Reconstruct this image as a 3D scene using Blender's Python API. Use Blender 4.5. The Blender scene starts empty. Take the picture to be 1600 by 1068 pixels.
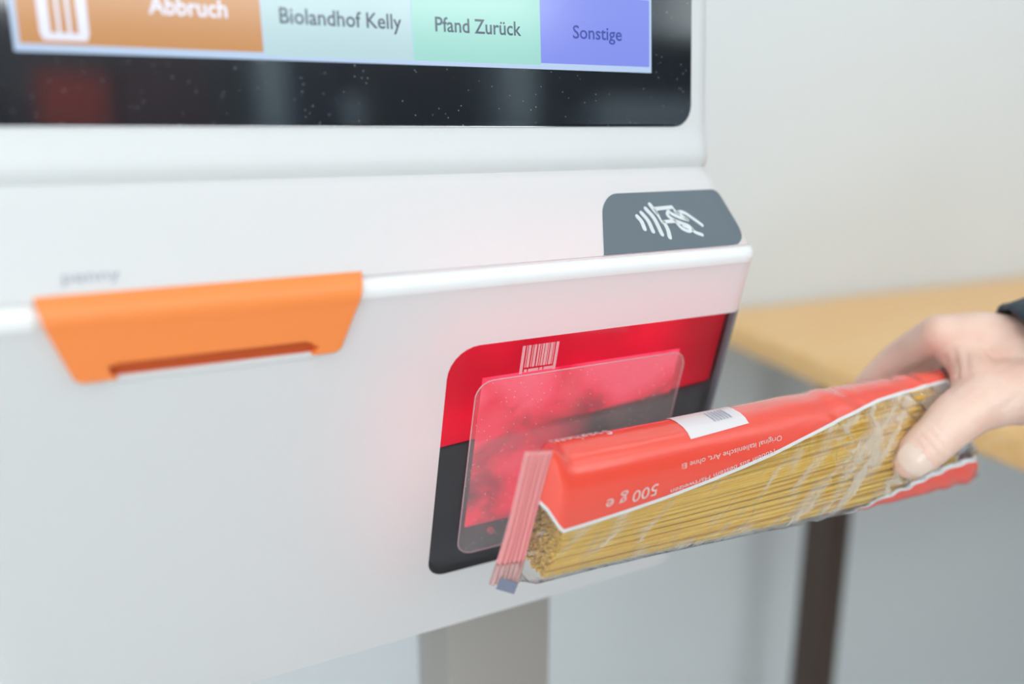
import bpy, bmesh, math, random
import numpy as np
from mathutils import Vector, noise
random.seed(7)
sc = bpy.context.scene
COL = sc.collection
PI = math.pi
# ------------------------------------------------------------------ camera, world, exposure
F = 1330.0; HZ = 196.0; VPX = 3400.0; H = 1.2
pitch = math.atan((534 - HZ) / F); fp = math.hypot(F, 534 - HZ); yaw = math.atan(fp / (VPX - 800))
cam = bpy.data.cameras.new('camera'); cam_ob = bpy.data.objects.new('camera', cam); COL.objects.link(cam_ob)
cam_ob.location = (0, 0, H); cam_ob.rotation_euler = (PI / 2 - pitch, 0, -yaw)
cam.sensor_fit = 'HORIZONTAL'; cam.sensor_width = 36; cam.lens = F * 36 / 1600
cam.clip_start = 0.01
cam.dof.use_dof = True; cam.dof.focus_distance = 0.44; cam.dof.aperture_fstop = 2.0; cam.dof.aperture_blades = 9
sc.camera = cam_ob
w = bpy.data.worlds.new('world'); sc.world = w; w.use_nodes = True
w.node_tree.nodes['Background'].inputs[0].default_value = (0.75, 0.8, 0.82, 1)
w.node_tree.nodes['Background'].inputs[1].default_value = 0.5
sc.view_settings.view_transform = 'Standard'; sc.view_settings.look = 'None'
sc.view_settings.gamma = 1; sc.view_settings.use_curve_mapping = False
sc.view_settings.exposure = 0.0
sc.cycles.use_denoising = True
sc.cycles.max_bounces = 10; sc.cycles.transparent_max_bounces = 16
LAMP = 2.05          # strength of the ceiling panels
WINDOW = 4.4         # strength of the daylit shop window behind the camera

sy, cy, sp, cp = math.sin(yaw), math.cos(yaw), math.sin(pitch), math.cos(pitch)
FWD = Vector((sy * cp, cy * cp, -sp)); RGT = Vector((cy, -sy, 0)); UPV = RGT.cross(FWD)
def at_depth(x, y, d):
    """world point seen at photo pixel x, y at distance d along the lens axis"""
    return Vector((0, 0, H)) + (FWD + RGT * ((x - 800) / F) + UPV * ((534 - y) / F)) * d

# ------------------------------------------------------------------ materials
def mat(name, color, rough=0.5, **kw):
    m = bpy.data.materials.new(name); m.use_nodes = True
    b = m.node_tree.nodes['Principled BSDF']
    b.inputs['Base Color'].default_value = (*color, 1); b.inputs['Roughness'].default_value = rough
    for k, v in kw.items():
        b.inputs[k.replace('_', ' ')].default_value = v
    return m
def nodes(m):
    return m.node_tree.nodes, m.node_tree.links, m.node_tree.nodes['Principled BSDF']
def bump(m, scale, strength, dist=0.001, detail=4, coord='Object', stretch=None):
    n, l, b = nodes(m)
    tc = n.new('ShaderNodeTexCoord'); mp = n.new('ShaderNodeMapping'); tx = n.new('ShaderNodeTexNoise'); bp = n.new('ShaderNodeBump')
    if stretch: mp.inputs['Scale'].default_value = stretch
    tx.inputs['Scale'].default_value = scale; tx.inputs['Detail'].default_value = detail
    bp.inputs['Strength'].default_value = strength; bp.inputs['Distance'].default_value = dist
    l.new(tc.outputs[coord], mp.inputs[0]); l.new(mp.outputs[0], tx.inputs[0]); l.new(tx.outputs[0], bp.inputs['Height']); l.new(bp.outputs[0], b.inputs['Normal'])
    return tx
def colour_noise(m, c1, c2, scale, stretch=None, detail=4, lo=0.35, hi=0.65):
    n, l, b = nodes(m)
    tc = n.new('ShaderNodeTexCoord'); mp = n.new('ShaderNodeMapping'); tx = n.new('ShaderNodeTexNoise'); r = n.new('ShaderNodeValToRGB')
    if stretch: mp.inputs['Scale'].default_value = stretch
    tx.inputs['Scale'].default_value = scale; tx.inputs['Detail'].default_value = detail
    r.color_ramp.elements[0].position = lo; r.color_ramp.elements[1].position = hi
    r.color_ramp.elements[0].color = (*c1, 1); r.color_ramp.elements[1].color = (*c2, 1)
    l.new(tc.outputs['Object'], mp.inputs[0]); l.new(mp.outputs[0], tx.inputs[0]); l.new(tx.outputs[0], r.inputs[0]); l.new(r.outputs[0], b.inputs['Base Color'])
def specks(m, amount, scale, color=(0.8, 0.85, 0.9)):
    """fine white dust specks lying on a dark glossy surface"""
    n, l, b = nodes(m)
    tc = n.new('ShaderNodeTexCoord'); v = n.new('ShaderNodeTexVoronoi'); v.inputs['Scale'].default_value = scale
    lt = n.new('ShaderNodeMath'); lt.operation = 'LESS_THAN'; lt.inputs[1].default_value = 0.16
    nz = n.new('ShaderNodeTexWhiteNoise'); g = n.new('ShaderNodeMath'); g.operation = 'LESS_THAN'; g.inputs[1].default_value = amount
    mu = n.new('ShaderNodeMath'); mu.operation = 'MULTIPLY'; mx = n.new('ShaderNodeMixRGB')
    l.new(tc.outputs['Object'], v.inputs['Vector']); l.new(v.outputs['Distance'], lt.inputs[0])
    l.new(v.outputs['Position'], nz.inputs['Vector']); l.new(nz.outputs['Value'], g.inputs[0])
    l.new(lt.outputs[0], mu.inputs[0]); l.new(g.outputs[0], mu.inputs[1])
    base = b.inputs['Base Color'].default_value[:]
    mx.inputs[1].default_value = base; mx.inputs[2].default_value = (*color, 1)
    l.new(mu.outputs[0], mx.inputs[0]); l.new(mx.outputs[0], b.inputs['Base Color'])
def emis(name, color, strength, rough=0.15):
    m = mat(name, (0.02, 0.02, 0.02), rough)
    b = m.node_tree.nodes['Principled BSDF']
    b.inputs['Emission Color'].default_value = (*color, 1); b.inputs['Emission Strength'].default_value = strength
    return m
def film(name, tint, haze, rough=0.08, bump_scale=None, bump_str=0.3, stretch=None, fres=1.0, haze_col=(0.9, 0.9, 0.9)):
    """thin clear sheet: lets light through, reflects at grazing angles, with a little white haze"""
    m = bpy.data.materials.new(name); m.use_nodes = True
    n, l = m.node_tree.nodes, m.node_tree.links; n.clear()
    out = n.new('ShaderNodeOutputMaterial'); tr = n.new('ShaderNodeBsdfTransparent'); tr.inputs[0].default_value = (*tint, 1)
    gl = n.new('ShaderNodeBsdfGlossy'); gl.inputs['Roughness'].default_value = rough
    di = n.new('ShaderNodeBsdfDiffuse'); di.inputs[0].default_value = (*haze_col, 1)
    fr = n.new('ShaderNodeFresnel')
    ge = n.new('ShaderNodeNewGeometry'); io = n.new('ShaderNodeMapRange')      # same reflectance on both faces of the sheet
    io.inputs[3].default_value = 1.5; io.inputs[4].default_value = 1 / 1.5
    l.new(ge.outputs['Backfacing'], io.inputs[0]); l.new(io.outputs[0], fr.inputs[0])
    k = n.new('ShaderNodeMath'); k.operation = 'MULTIPLY'; k.inputs[1].default_value = fres; k.use_clamp = True
    m1 = n.new('ShaderNodeMixShader'); m2 = n.new('ShaderNodeMixShader')
    m1.inputs[0].default_value = haze
    l.new(tr.outputs[0], m1.inputs[1]); l.new(di.outputs[0], m1.inputs[2])
    l.new(fr.outputs[0], k.inputs[0]); l.new(k.outputs[0], m2.inputs[0]); l.new(m1.outputs[0], m2.inputs[1]); l.new(gl.outputs[0], m2.inputs[2])
    l.new(m2.outputs[0], out.inputs[0])
    if bump_scale:
        tc = n.new('ShaderNodeTexCoord'); mp = n.new('ShaderNodeMapping'); tx = n.new('ShaderNodeTexNoise'); bp = n.new('ShaderNodeBump')
        if stretch:
            mp.inputs['Rotation'].default_value = stretch[0]; mp.inputs['Scale'].default_value = stretch[1]
        tx.inputs['Scale'].default_value = bump_scale; tx.inputs['Detail'].default_value = 3
        bp.inputs['Strength'].default_value = bump_str; bp.inputs['Distance'].default_value = 0.003
        l.new(tc.outputs['Object'], mp.inputs[0]); l.new(mp.outputs[0], tx.inputs[0]); l.new(tx.outputs[0], bp.inputs['Height'])
        for s in (gl, di, fr): l.new(bp.outputs[0], s.inputs['Normal'])
    return m

M = {}
# white ABS shell: slightly translucent so the red lights added inside glow through
def shell_material():
    m = bpy.data.materials.new('white_plastic_shell'); m.use_nodes = True
    n, l = m.node_tree.nodes, m.node_tree.links; b = n['Principled BSDF']; out = n['Material Output']
    b.inputs['Base Color'].default_value = (0.735, 0.765, 0.765, 1); b.inputs['Roughness'].default_value = 0.42
    t = n.new('ShaderNodeBsdfTranslucent'); t.inputs[0].default_value = (0.8, 0.8, 0.8, 1)
    mx = n.new('ShaderNodeMixShader'); mx.inputs[0].default_value = 0.06
    l.new(b.outputs[0], mx.inputs[1]); l.new(t.outputs[0], mx.inputs[2]); l.new(mx.outputs[0], out.inputs[0])
    return m
M['shell'] = shell_material()
M['white'] = mat('white_plastic', (0.86, 0.875, 0.875), 0.35)
M['glass_black'] = mat('black_screen_glass', (0.016, 0.019, 0.024), 0.07, IOR=2.25); specks(M['glass_black'], 0.05, 900)
M['slate'] = mat('slate_plastic', (0.135, 0.17, 0.20), 0.45)
M['icon'] = mat('pale_print', (0.75, 0.79, 0.80), 0.5)
M['orange'] = mat('orange_plastic', (1.0, 0.285, 0.068), 0.42)
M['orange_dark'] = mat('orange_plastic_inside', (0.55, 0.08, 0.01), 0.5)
M['letter_grey'] = mat('grey_print', (0.42, 0.47, 0.52), 0.6)
M['cavity'] = mat('black_cavity', (0.015, 0.015, 0.018), 0.6)
M['mask'] = mat('dark_printed_mask', (0.032, 0.034, 0.042), 0.35)
M['trim'] = mat('grey_window_edge', (0.16, 0.19, 0.22), 0.3)
M['post'] = mat('taupe_coated_steel', (0.36, 0.335, 0.305), 0.45); bump(M['post'], 400, 0.05)
M['wall'] = mat('painted_wall', (0.76, 0.80, 0.82), 0.75); bump(M['wall'], 60, 0.08)
M['ceil'] = mat('white_ceiling', (0.82, 0.82, 0.82), 0.9); bump(M['ceil'], 80, 0.1)
M['floor'] = mat('grey_floor', (0.2, 0.2, 0.2), 0.5); colour_noise(M['floor'], (0.52, 0.52, 0.51), (0.60, 0.60, 0.59), 6)
M['wood'] = mat('honey_wood', (0.66, 0.40, 0.14), 0.42); colour_noise(M['wood'], (0.97, 0.55, 0.20), (1.0, 0.67, 0.32), 9, (1.0, 14, 14), 6)
M['leg'] = mat('dark_brown_leg', (0.055, 0.034, 0.025), 0.5); bump(M['leg'], 90, 0.1)
M['red_print'] = mat('coral_red_film', (0.95, 0.09, 0.055), 0.24, Specular_IOR_Level=0.6)
M['red_print'].node_tree.nodes['Principled BSDF'].inputs['Coat Weight'].default_value = 0.9
M['red_print'].node_tree.nodes['Principled BSDF'].inputs['Coat Roughness'].default_value = 0.22
bump(M['red_print'], 55, 0.25, 0.004, 3, 'Object', (0.5, 1.2, 1.2))
M['white_print'] = mat('white_film_print', (0.80, 0.80, 0.80), 0.3)
M['text_pale'] = mat('pale_pink_print', (0.80, 0.62, 0.58), 0.4)
M['sticker'] = mat('white_sticker', (0.84, 0.80, 0.81), 0.4)
M['label_grey'] = mat('small_grey_label', (0.20, 0.22, 0.30), 0.4)
M['pasta'] = mat('dry_spaghetti', (0.80, 0.52, 0.12), 0.45)
M['pasta'].node_tree.nodes['Principled BSDF'].inputs['Subsurface Weight'].default_value = 0.0
M['navy'] = mat('navy_quilted_fabric', (0.022, 0.036, 0.055), 0.55); bump(M['navy'], 260, 0.4, 0.002)
M['panel'] = emis('ceiling_panel_light', (0.96, 0.99, 1.0), LAMP)

# ------------------------------------------------------------------ mesh helpers
def link(name, me, material, parent=None, smooth=True, angle=35):
    if material is not None and not me.materials: me.materials.append(material)
    if smooth:
        me.polygons.foreach_set('use_smooth', [True] * len(me.polygons))
        me.set_sharp_from_angle(angle=math.radians(angle))
    o = bpy.data.objects.new(name, me); COL.objects.link(o)
    if parent is not None: o.parent = parent
    return o
def from_data(name, v, f, material, parent=None, smooth=True, angle=35):
    me = bpy.data.meshes.new(name); me.from_pydata([tuple(p) for p in v], [], f); me.validate(); me.update()
    bm = bmesh.new(); bm.from_mesh(me); bmesh.ops.recalc_face_normals(bm, faces=bm.faces); bm.to_mesh(me); bm.free()
    return link(name, me, material, parent, smooth, angle)
def empty(name, loc=(0, 0, 0), **props):
    o = bpy.data.objects.new(name, None); COL.objects.link(o); o.location = loc; o.empty_display_size = 0.05
    for k, v in props.items(): o[k] = v
    return o
def props(o, **kw):
    for k, v in kw.items(): o[k] = v
    return o
def box_bm(bm, lo, hi, bevel=0.0, seg=2):
    lo, hi = Vector(lo), Vector(hi)
    r = bmesh.ops.create_cube(bm, size=1.0)
    for v in r['verts']:
        v.co = Vector(((lo.x + hi.x) / 2 + v.co.x * (hi.x - lo.x), (lo.y + hi.y) / 2 + v.co.y * (hi.y - lo.y), (lo.z + hi.z) / 2 + v.co.z * (hi.z - lo.z)))
    if bevel:
        es = list({e for v in r['verts'] for e in v.link_edges})
        bmesh.ops.bevel(bm, geom=es, offset=bevel, segments=seg, affect='EDGES', profile=0.5)
def box(name, lo, hi, material, parent=None, bevel=0.0, seg=2):
    bm = bmesh.new(); box_bm(bm, lo, hi, bevel, seg)
    me = bpy.data.meshes.new(name); bm.to_mesh(me); bm.free()
    return link(name, me, material, parent)
def world_parent(child, parent):
    """keep world placement of a mesh built in world coordinates"""
    child.parent = parent; child.matrix_parent_inverse = parent.matrix_world.inverted()
def text_data(body, height, width=None, shear=0.0, bold=0.0):
    """flat outline text -> vertex list (x right, y up, origin at the left end of the baseline) and faces"""
    c = bpy.data.curves.new('lettering', 'FONT'); c.body = body; c.size = 1.0; c.resolution_u = 3; c.shear = shear; c.offset = bold
    o = bpy.data.objects.new('lettering', c); COL.objects.link(o)
    dg = bpy.context.evaluated_depsgraph_get(); dg.update()
    me = bpy.data.meshes.new_from_object(o.evaluated_get(dg))
    bpy.data.objects.remove(o); bpy.data.curves.remove(c)
    bm = bmesh.new(); bm.from_mesh(me); bmesh.ops.triangulate(bm, faces=bm.faces)
    bmesh.ops.remove_doubles(bm, verts=bm.verts, dist=1e-4)
    v = [p.co.copy() for p in bm.verts]; f = [[q.index for q in p.verts] for p in bm.faces]; bm.free()
    bpy.data.meshes.remove(me)
    x0 = min(p.x for p in v); x1 = max(p.x for p in v)
    k = height / 0.70; kx = k if width is None else width / (x1 - x0)
    return [Vector(((p.x - x0) * kx, p.y * k, 0)) for p in v], f

# ------------------------------------------------------------------ the room
wall_rot = math.radians(-2.53); WY = 0.938
def struct(name, lo, hi, m):
    o = box(name, lo, hi, m); o.rotation_euler.z = wall_rot; o['kind'] = 'structure'; return o
struct('wall_back', (-2.6, WY, 0), (3.4, WY + 0.1, 2.9), M['wall'])
struct('wall_left', (-2.7, -3.4, 0), (-2.6, WY + 0.1, 2.9), M['wall'])
struct('wall_right', (3.4, -3.4, 0), (3.5, WY + 0.1, 2.9), M['wall'])
struct('floor', (-2.7, -3.4, -0.1), (3.5, WY + 0.1, 0), M['floor'])
struct('ceiling', (-2.7, -3.4, 2.9), (3.5, WY + 0.1, 3.0), M['ceil'])
# shop front behind the camera: a wall with a wide daylit window
bm = bmesh.new()
for lo, hi in (((-2.6, -3.4, 0), (3.4, -3.3, 0.9)), ((-2.6, -3.4, 2.6), (3.4, -3.3, 2.9)), ((-2.6, -3.4, 0.9), (-2.0, -3.3, 2.6)), ((2.8, -3.4, 0.9), (3.4, -3.3, 2.6))):
    box_bm(bm, lo, hi)
me = bpy.data.meshes.new('wall_front'); bm.to_mesh(me); bm.free()
wf = link('wall_front', me, M['wall']); wf['kind'] = 'structure'; wf.rotation_euler.z = wall_rot
lt = bpy.data.lights.new('window_daylight', 'AREA'); lt.shape = 'RECTANGLE'; lt.size = 4.6; lt.size_y = 1.6
lt.energy = WINDOW * 60; lt.color = (0.93, 0.98, 1.0)
lo_ = bpy.data.objects.new('window_daylight', lt); COL.objects.link(lo_); lo_.location = (0.25, -3.45, 1.75); lo_.rotation_euler = (PI / 2, 0, 0)
n_l = 0
for ix in range(3):
    for iy in range(3):
        x = -1.7 + ix * 1.45; y = -2.2 + iy * 1.2
        t = empty('ceiling_light', (x, y, 2.9), label=('white ceiling light panel, %s row, %s' % (('back wall', 'middle', 'shop window')[2 - iy], ('left', 'centre', 'right')[ix])), category='lamp', group='ceiling light panels')
        bm = bmesh.new()
        for lo, hi in (((-0.62, -0.17, -0.03), (0.62, -0.15, 0)), ((-0.62, 0.15, -0.03), (0.62, 0.17, 0)), ((-0.62, -0.15, -0.03), (-0.6, 0.15, 0)), ((0.6, -0.15, -0.03), (0.62, 0.15, 0))): box_bm(bm, lo, hi)
        me = bpy.data.meshes.new('frame'); bm.to_mesh(me); bm.free(); link('frame', me, M['white'], t)
        box('diffuser', (-0.6, -0.15, -0.02), (0.6, 0.15, -0.012), M['panel'], t)

# unseen shelving and cartons added to shape the reflections in the screen glass
rack = empty('reflection_shelf', (1.1, -2.6, 0), label='unseen dark grey shelving added for reflections, standing before the shop window behind the camera', category='shelf')
bpy.context.view_layer.update()
M['rack'] = mat('dark_grey_steel', (0.05, 0.055, 0.065), 0.6)
def Rk(o): world_parent(o, rack); return o
M['rack_back'] = mat('light_grey_steel', (0.5, 0.5, 0.5), 0.6)
Rk(box('back_panel', (-0.75, -2.86, 0.05), (1.09, -2.84, 2.02), M['rack_back'])); Rk(box('back_panel', (1.13, -2.86, 0.05), (2.95, -2.84, 2.02), M['rack']))
for x in (-0.77, 1.09, 2.95): Rk(box('upright', (x, -2.88, 0), (x + 0.04, -2.40, 2.05), M['rack'], None, 0.003))
for z in (0.2, 0.7, 1.15, 1.55, 1.98): Rk(box('shelf_board', (-0.74, -2.84, z), (2.95, -2.42, z + 0.025), M['rack'], None, 0.002))
for x0, x1, h, c, nm in ((-0.28, -0.14, 0.18, (0.10, 0.03, 0.03), 'added maroon carton at the left end of the shelf behind the camera'), (-0.02, 0.19, 0.20, (0.85, 0.10, 0.05), 'added bright red carton on the shelf behind the camera'),
                         (0.24, 0.52, 0.27, (0.16, 0.07, 0.07), 'added dark maroon carton beside the red one on the shelf'), (0.70, 0.80, 0.36, (0.65, 0.80, 0.90), 'added pale blue upright carton in the middle of the shelf'),
                         (1.02, 1.08, 0.14, (0.7, 0.85, 0.95), 'added low pale carton beside the middle upright of the shelf'), (0.83, 1.00, 0.38, (0.02, 0.025, 0.05), 'added black carton left of the middle upright of the shelf'), (1.72, 1.86, 0.34, (0.65, 0.80, 0.90), 'added pale blue tall carton right of the middle upright'), (2.20, 2.75, 0.15, (0.6, 0.7, 0.8), 'added wide low grey-blue carton at the right end of the shelf')):
    t = empty('reflection_carton', ((x0 + x1) / 2, -2.6, 1.575), label=nm, category='box', group='unseen cartons added for reflections behind the camera')
    bpy.context.view_layer.update()
    for nm_, lo, hi in (('carton_body', (x0, -2.75, 1.575), (x1, -2.45, 1.575 + h - 0.03)), ('carton_lid', (x0 - 0.004, -2.754, 1.575 + h - 0.03), (x1 + 0.004, -2.446, 1.575 + h))):
        o = box(nm_, lo, hi, mat('carton', c, 0.6), None, 0.003); world_parent(o, t)

# ------------------------------------------------------------------ kiosk surface
XR = 0.3480; XL = -0.057
T15 = 0.268; T4 = math.tan(math.radians(4))
PROF = [(0.9100, 0.4250), (0.9103, 0.4185), (0.9115, 0.4153), (0.915, 0.4142)]
def faceY(z): return 0.3702 + (1.0782 - z) * T15
PROF += [(z, faceY(z)) for z in (0.93, 0.97, 1.01, 1.05, 1.09, 1.12)] + [(1.1258, faceY(1.1258) - 0.0001),
    (1.1275, 0.3565), (1.1292, 0.3561), (1.1312, 0.3563), (1.1328, 0.3572), (1.1338, 0.3585), (1.1342, 0.3598),   # rounded lip
    (1.1343, 0.3612), (1.1350, 0.3614),                                                                            # seam groove
    (1.1356, 0.3606), (1.1375, 0.3622), (1.145, 0.3702), (1.158, 0.3838), (1.168, 0.3943), (1.1722, 0.3986), (1.1748, 0.4012),
    (1.1762, 0.4018), (1.1778, 0.4008), (1.1800, 0.3996), (1.1840, 0.3996), (1.189, 0.4008), (1.195, 0.4026), (1.2, 0.4034)]
PROF += [(z, 0.4034 + (z - 1.2) * T4) for z in (1.22, 1.26, 1.30, 1.36, 1.42, 1.462)] + [(1.4675, 0.4236), (1.469, 0.4275)]
def yf(z):
    if z <= PROF[0][0]: return PROF[0][1]
    for (z0, y0), (z1, y1) in zip(PROF, PROF[1:]):
        if z <= z1: return y0 + (y1 - y0) * (z - z0) / (z1 - z0)
    return PROF[-1][1]
RC = 0.013
def S(x, z):
    y = yf(z); r = RC
    for e in (x - (XR - r), (XL + r) - x):
        if e > 0: e = min(e, r * 0.999); y += r - math.sqrt(r * r - e * e)
    return y
def SN(x, z, h=0.0012):
    fx = (S(x + h, z) - S(x - h, z)) / (2 * h); fz = (S(x, z + h) - S(x, z - h)) / (2 * h)
    return Vector((fx, -1, fz)).normalized()
def on(x, z, off=0.0):
    return Vector((x, S(x, z), z)) + SN(x, z) * off
def panel(name, zs, xl, xr, off, thick, material, parent=None, ncol=24, smooth=True, keep=None, flatz=None, surf=None):
    """sheet lying on the kiosk front: rows at heights zs between xl(z) and xr(z)"""
    sf = surf or on
    nr = len(zs); v, f = [], []
    for d in (off, off - thick):
        for z in zs:
            a, b = xl(z), xr(z)
            for j in range(ncol + 1):
                v.append(sf(a + (b - a) * j / ncol, z, d))
    W = ncol + 1; N = nr * W
    ok = [[(keep is None or keep(i, j)) for j in range(ncol)] for i in range(nr - 1)]
    g = lambda i, j: 0 <= i < nr - 1 and 0 <= j < ncol and ok[i][j]
    for i in range(nr - 1):
        for j in range(ncol):
            if not ok[i][j]: continue
            a, b, c, d = i * W + j, i * W + j + 1, (i + 1) * W + j + 1, (i + 1) * W + j
            f.append((a, b, c, d)); f.append((a + N, d + N, c + N, b + N))
            if not g(i - 1, j): f.append((a, a + N, b + N, b))
            if not g(i + 1, j): f.append((d, c, c + N, d + N))
            if not g(i, j - 1): f.append((a, d, d + N, a + N))
            if not g(i, j + 1): f.append((b, b + N, c + N, c))
    return from_data(name, v, f, material, parent, smooth)
def rr_rows(z0, z1, n=6, rb=0.0, rt=0.0, mid=10):
    """row heights with denser rows inside the rounded corners"""
    zs = []
    if rb: zs += [z0 + rb * (1 - math.cos(i / n * PI / 2)) for i in range(n)]
    else: zs += [z0]
    lo, hi = z0 + rb, z1 - rt
    zs += [lo + (hi - lo) * i / mid for i in range(0 if rb else 1, mid + 1)]
    if rt: zs += [hi + rt * math.sin(i / n * PI / 2) for i in range(1, n + 1)]
    return zs
def corner(z, z0, z1, rb, rt):
    """inset of a rounded corner at height z"""
    if rb and z < z0 + rb: e = z0 + rb - z; return rb - math.sqrt(max(rb * rb - e * e, 0))
    if rt and z > z1 - rt: e = z - (z1 - rt); return rt - math.sqrt(max(rt * rt - e * e, 0))
    return 0.0
def surf_text(name, body, x, z, height, width, off, material, parent, bold=0.0, zk=1.0):
    v, f = text_data(body, height, width, 0.0, bold)
    return from_data(name, [on(x + p.x, z + p.y * zk, off) for p in v], f, material, parent, smooth=False)
def stroke(name, pts, width, off, material, parent, ends=True):
    """thin printed line through (x, z) points on the kiosk front, with round ends"""
    pts = [Vector(p) for p in pts]; v, f = [], []
    L = len(pts)
    polys = []
    left, right = [], []
    for i, p in enumerate(pts):
        d = (pts[min(i + 1, L - 1)] - pts[max(i - 1, 0)]).normalized(); nrm = Vector((-d.y, d.x))
        left.append(p + nrm * width / 2); right.append(p - nrm * width / 2)
    def cap(p, d):
        a0 = math.atan2(d.y, d.x)
        return [p + Vector((math.cos(a0 + t), math.sin(a0 + t))) * width / 2 for t in [PI / 2 - PI * k / 6 for k in range(1, 6)]]
    out = left + cap(pts[-1], (pts[-1] - pts[-2])) + right[::-1] + cap(pts[0], (pts[0] - pts[1]))
    for h in (off, off - 0.0004):
        v += [on(p.x, p.y, h) for p in out]
    n = len(out)
    # ribbon faces
    base = L + 5
    for h in (0, n):
        for i in range(L - 1):
            r0 = base + (L - 1 - i); r1 = base + (L - 2 - i)
            f.append((h + i, h + i + 1, h + r1, h + r0))
        f.append(tuple(h + k for k in range(L - 1, L + 6)))
        f.append(tuple(h + k for k in list(range(base + L - 1, n)) + [0]))
    for i in range(n): f.append((i, (i + 1) % n, n + (i + 1) % n, n + i))
    return v, f

kiosk = empty('self_checkout_kiosk', (0.1425, 0.5, 0), label='white self-checkout kiosk with touchscreen, orange receipt slot and red-lit scanner window on a taupe post', category='checkout kiosk')
def K(o): world_parent(o, kiosk); return o
bpy.context.view_layer.update()

# housing: horizontal rounded-rectangle slices following the profile
def housing_mesh():
    v, f = [], []; nf = 40; na = 8; YB = 0.535
    rings = []
    zz = []
    for (z0, y0), (z1, y1) in zip(PROF, PROF[1:]): zz.append(z0)
    zz.append(PROF[-1][0])
    for idx, z in enumerate(zz):
        yb = YB; y = yf(z); ins = 0.0
        if idx == 0: ins = 0.006
        if idx == 1: ins = 0.003
        if idx == 2: ins = 0.0008
        if idx == len(zz) - 1: ins = 0.005
        if idx == len(zz) - 2: ins = 0.0015
        ring = []
        xr, xl = XR - ins, XL + ins; r = RC
        for k in range(nf + 1): ring.append((xl + r + (xr - xl - 2 * r) * k / nf, y))
        for k in range(1, na + 1):
            a = k / na * PI / 2; ring.append((xr - r + r * math.sin(a), y + r - r * math.cos(a)))
        for k in range(0, 5):
            a = k / 4 * PI / 2; ring.append((xr - r + r * math.cos(a), yb - r + r * math.sin(a)))
        for k in range(0, 5):
            a = k / 4 * PI / 2; ring.append((xl + r - r * math.sin(a), yb - r + r * math.cos(a)))
        for k in range(0, na):
            a = k / na * PI / 2; ring.append((xl + r - r * math.cos(a), y + r - r * math.sin(a)))
        rings.append(len(v)); v += [(p[0], p[1], z) for p in ring]; n = len(ring)
    for a, b in zip(rings, rings[1:]):
        for i in range(n): f.append((a + i, a + (i + 1) % n, b + (i + 1) % n, b + i))
    f.append(tuple(rings[0] + i for i in range(n))[::-1]); f.append(tuple(rings[-1] + i for i in range(n)))
    return v, f
v, f = housing_mesh()
housing = from_data('housing', v, f, M['shell'], None)
# scanner window region
WZ0, WZ1, WX0, WX1 = 0.9535, 1.0955, 0.1590, 0.3447
RB, RT = 0.0105, 0.0165
win_l = lambda z: WX0 + corner(z, WZ0, WZ1, RB, RT)
win_r = lambda z: WX1
rows = rr_rows(WZ0, WZ1, 7, RB, RT, 12)
cutter = panel('cutter', rows, win_l, win_r, 0.004, 0.016, M['cavity'], None, 40, smooth=False)
md = housing.modifiers.new('cut', 'BOOLEAN'); md.object = cutter; md.operation = 'DIFFERENCE'; md.solver = 'EXACT'; md.material_mode = 'TRANSFER'
dg = bpy.context.evaluated_depsgraph_get(); dg.update()
me = bpy.data.meshes.new_from_object(housing.evaluated_get(dg))
housing.modifiers.clear(); housing.data = me; bpy.data.objects.remove(cutter)
me.polygons.foreach_set('use_smooth', [True] * len(me.polygons)); me.set_sharp_from_angle(angle=math.radians(35))
K(housing)

# whiter rounded lip along the front edge, stopping short of the orange slot on both sides
M['lip'] = mat('bright_white_plastic', (0.93, 0.935, 0.935), 0.3)
LZ = [1.1259, 1.1264, 1.1270, 1.1280, 1.1292, 1.1304, 1.1316, 1.1325, 1.1332, 1.1337, 1.1341]
for x0, x1, nc_ in ((XL + 0.0004, -0.0135, 12), (0.1125, XR - 0.0002, 60)):
    K(panel('front_lip', LZ, lambda z: x0, lambda z: x1, 0.0004, 0.0008, M['lip'], None, nc_))
# post and base
K(box('support_post', (0.198, 0.468, 0.02), (0.279, 0.528, 0.915), M['post'], None, 0.004))
K(box('base_plate', (0.03, 0.36, 0.0), (0.44, 0.70, 0.02), M['post'], None, 0.004))

# screen glass, display and its tiles
GX0, GX1, GZ0, GZ1 = -0.040, 0.3300, 1.1993, 1.452
glass = K(panel('screen_glass', rr_rows(GZ0, GZ1, 6, 0.012, 0.012, 8), lambda z: GX0 + corner(z, GZ0, GZ1, 0.012, 0.012), lambda z: GX1 - corner(z, GZ0, GZ1, 0.012, 0.012), 0.0007, 0.002, M['glass_black'], None, 20))
DX0, DX1, DZ0, DZ1 = -0.0085, 0.3015, 1.2284, 1.428
def flat_panel(name, x0, x1, z0, z1, off, material, thick=0.0003, r=0.0):
    return panel(name, rr_rows(z0, z1, 4, r, r, 2) if r else [z0, z1], lambda z: x0 + corner(z, z0, z1, r, r), lambda z: x1 - corner(z, z0, z1, r, r), off, thick, material, None, 2, smooth=False)
display = K(flat_panel('display', DX0, DX1, DZ0, DZ1, 0.0011, emis('display_background', (0.56, 0.74, 1.0), 0.85), 0.0004))
def KD(o, par): world_parent(o, par); return o
bpy.context.view_layer.update()
TZ0, TZ1 = 1.2314, 1.2664
def tile(x0, x1, z0, z1, name, color, strength=1.0):
    return KD(flat_panel('screen_tile', x0, x1, z0, z1, 0.0015, emis(name, color, strength), 0.0003), display)
tile(-0.0062, 0.0884, TZ0, TZ1, 'orange_tile', (0.60, 0.27, 0.075), 0.95)
tile(0.0890, 0.1591, TZ0 - 0.0012, TZ1, 'pale_tile', (0.46, 0.66, 0.70), 1.0)
tile(0.1597, 0.2304, TZ0 - 0.0010, TZ1, 'mint_tile', (0.33, 0.68, 0.61), 1.0)
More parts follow.
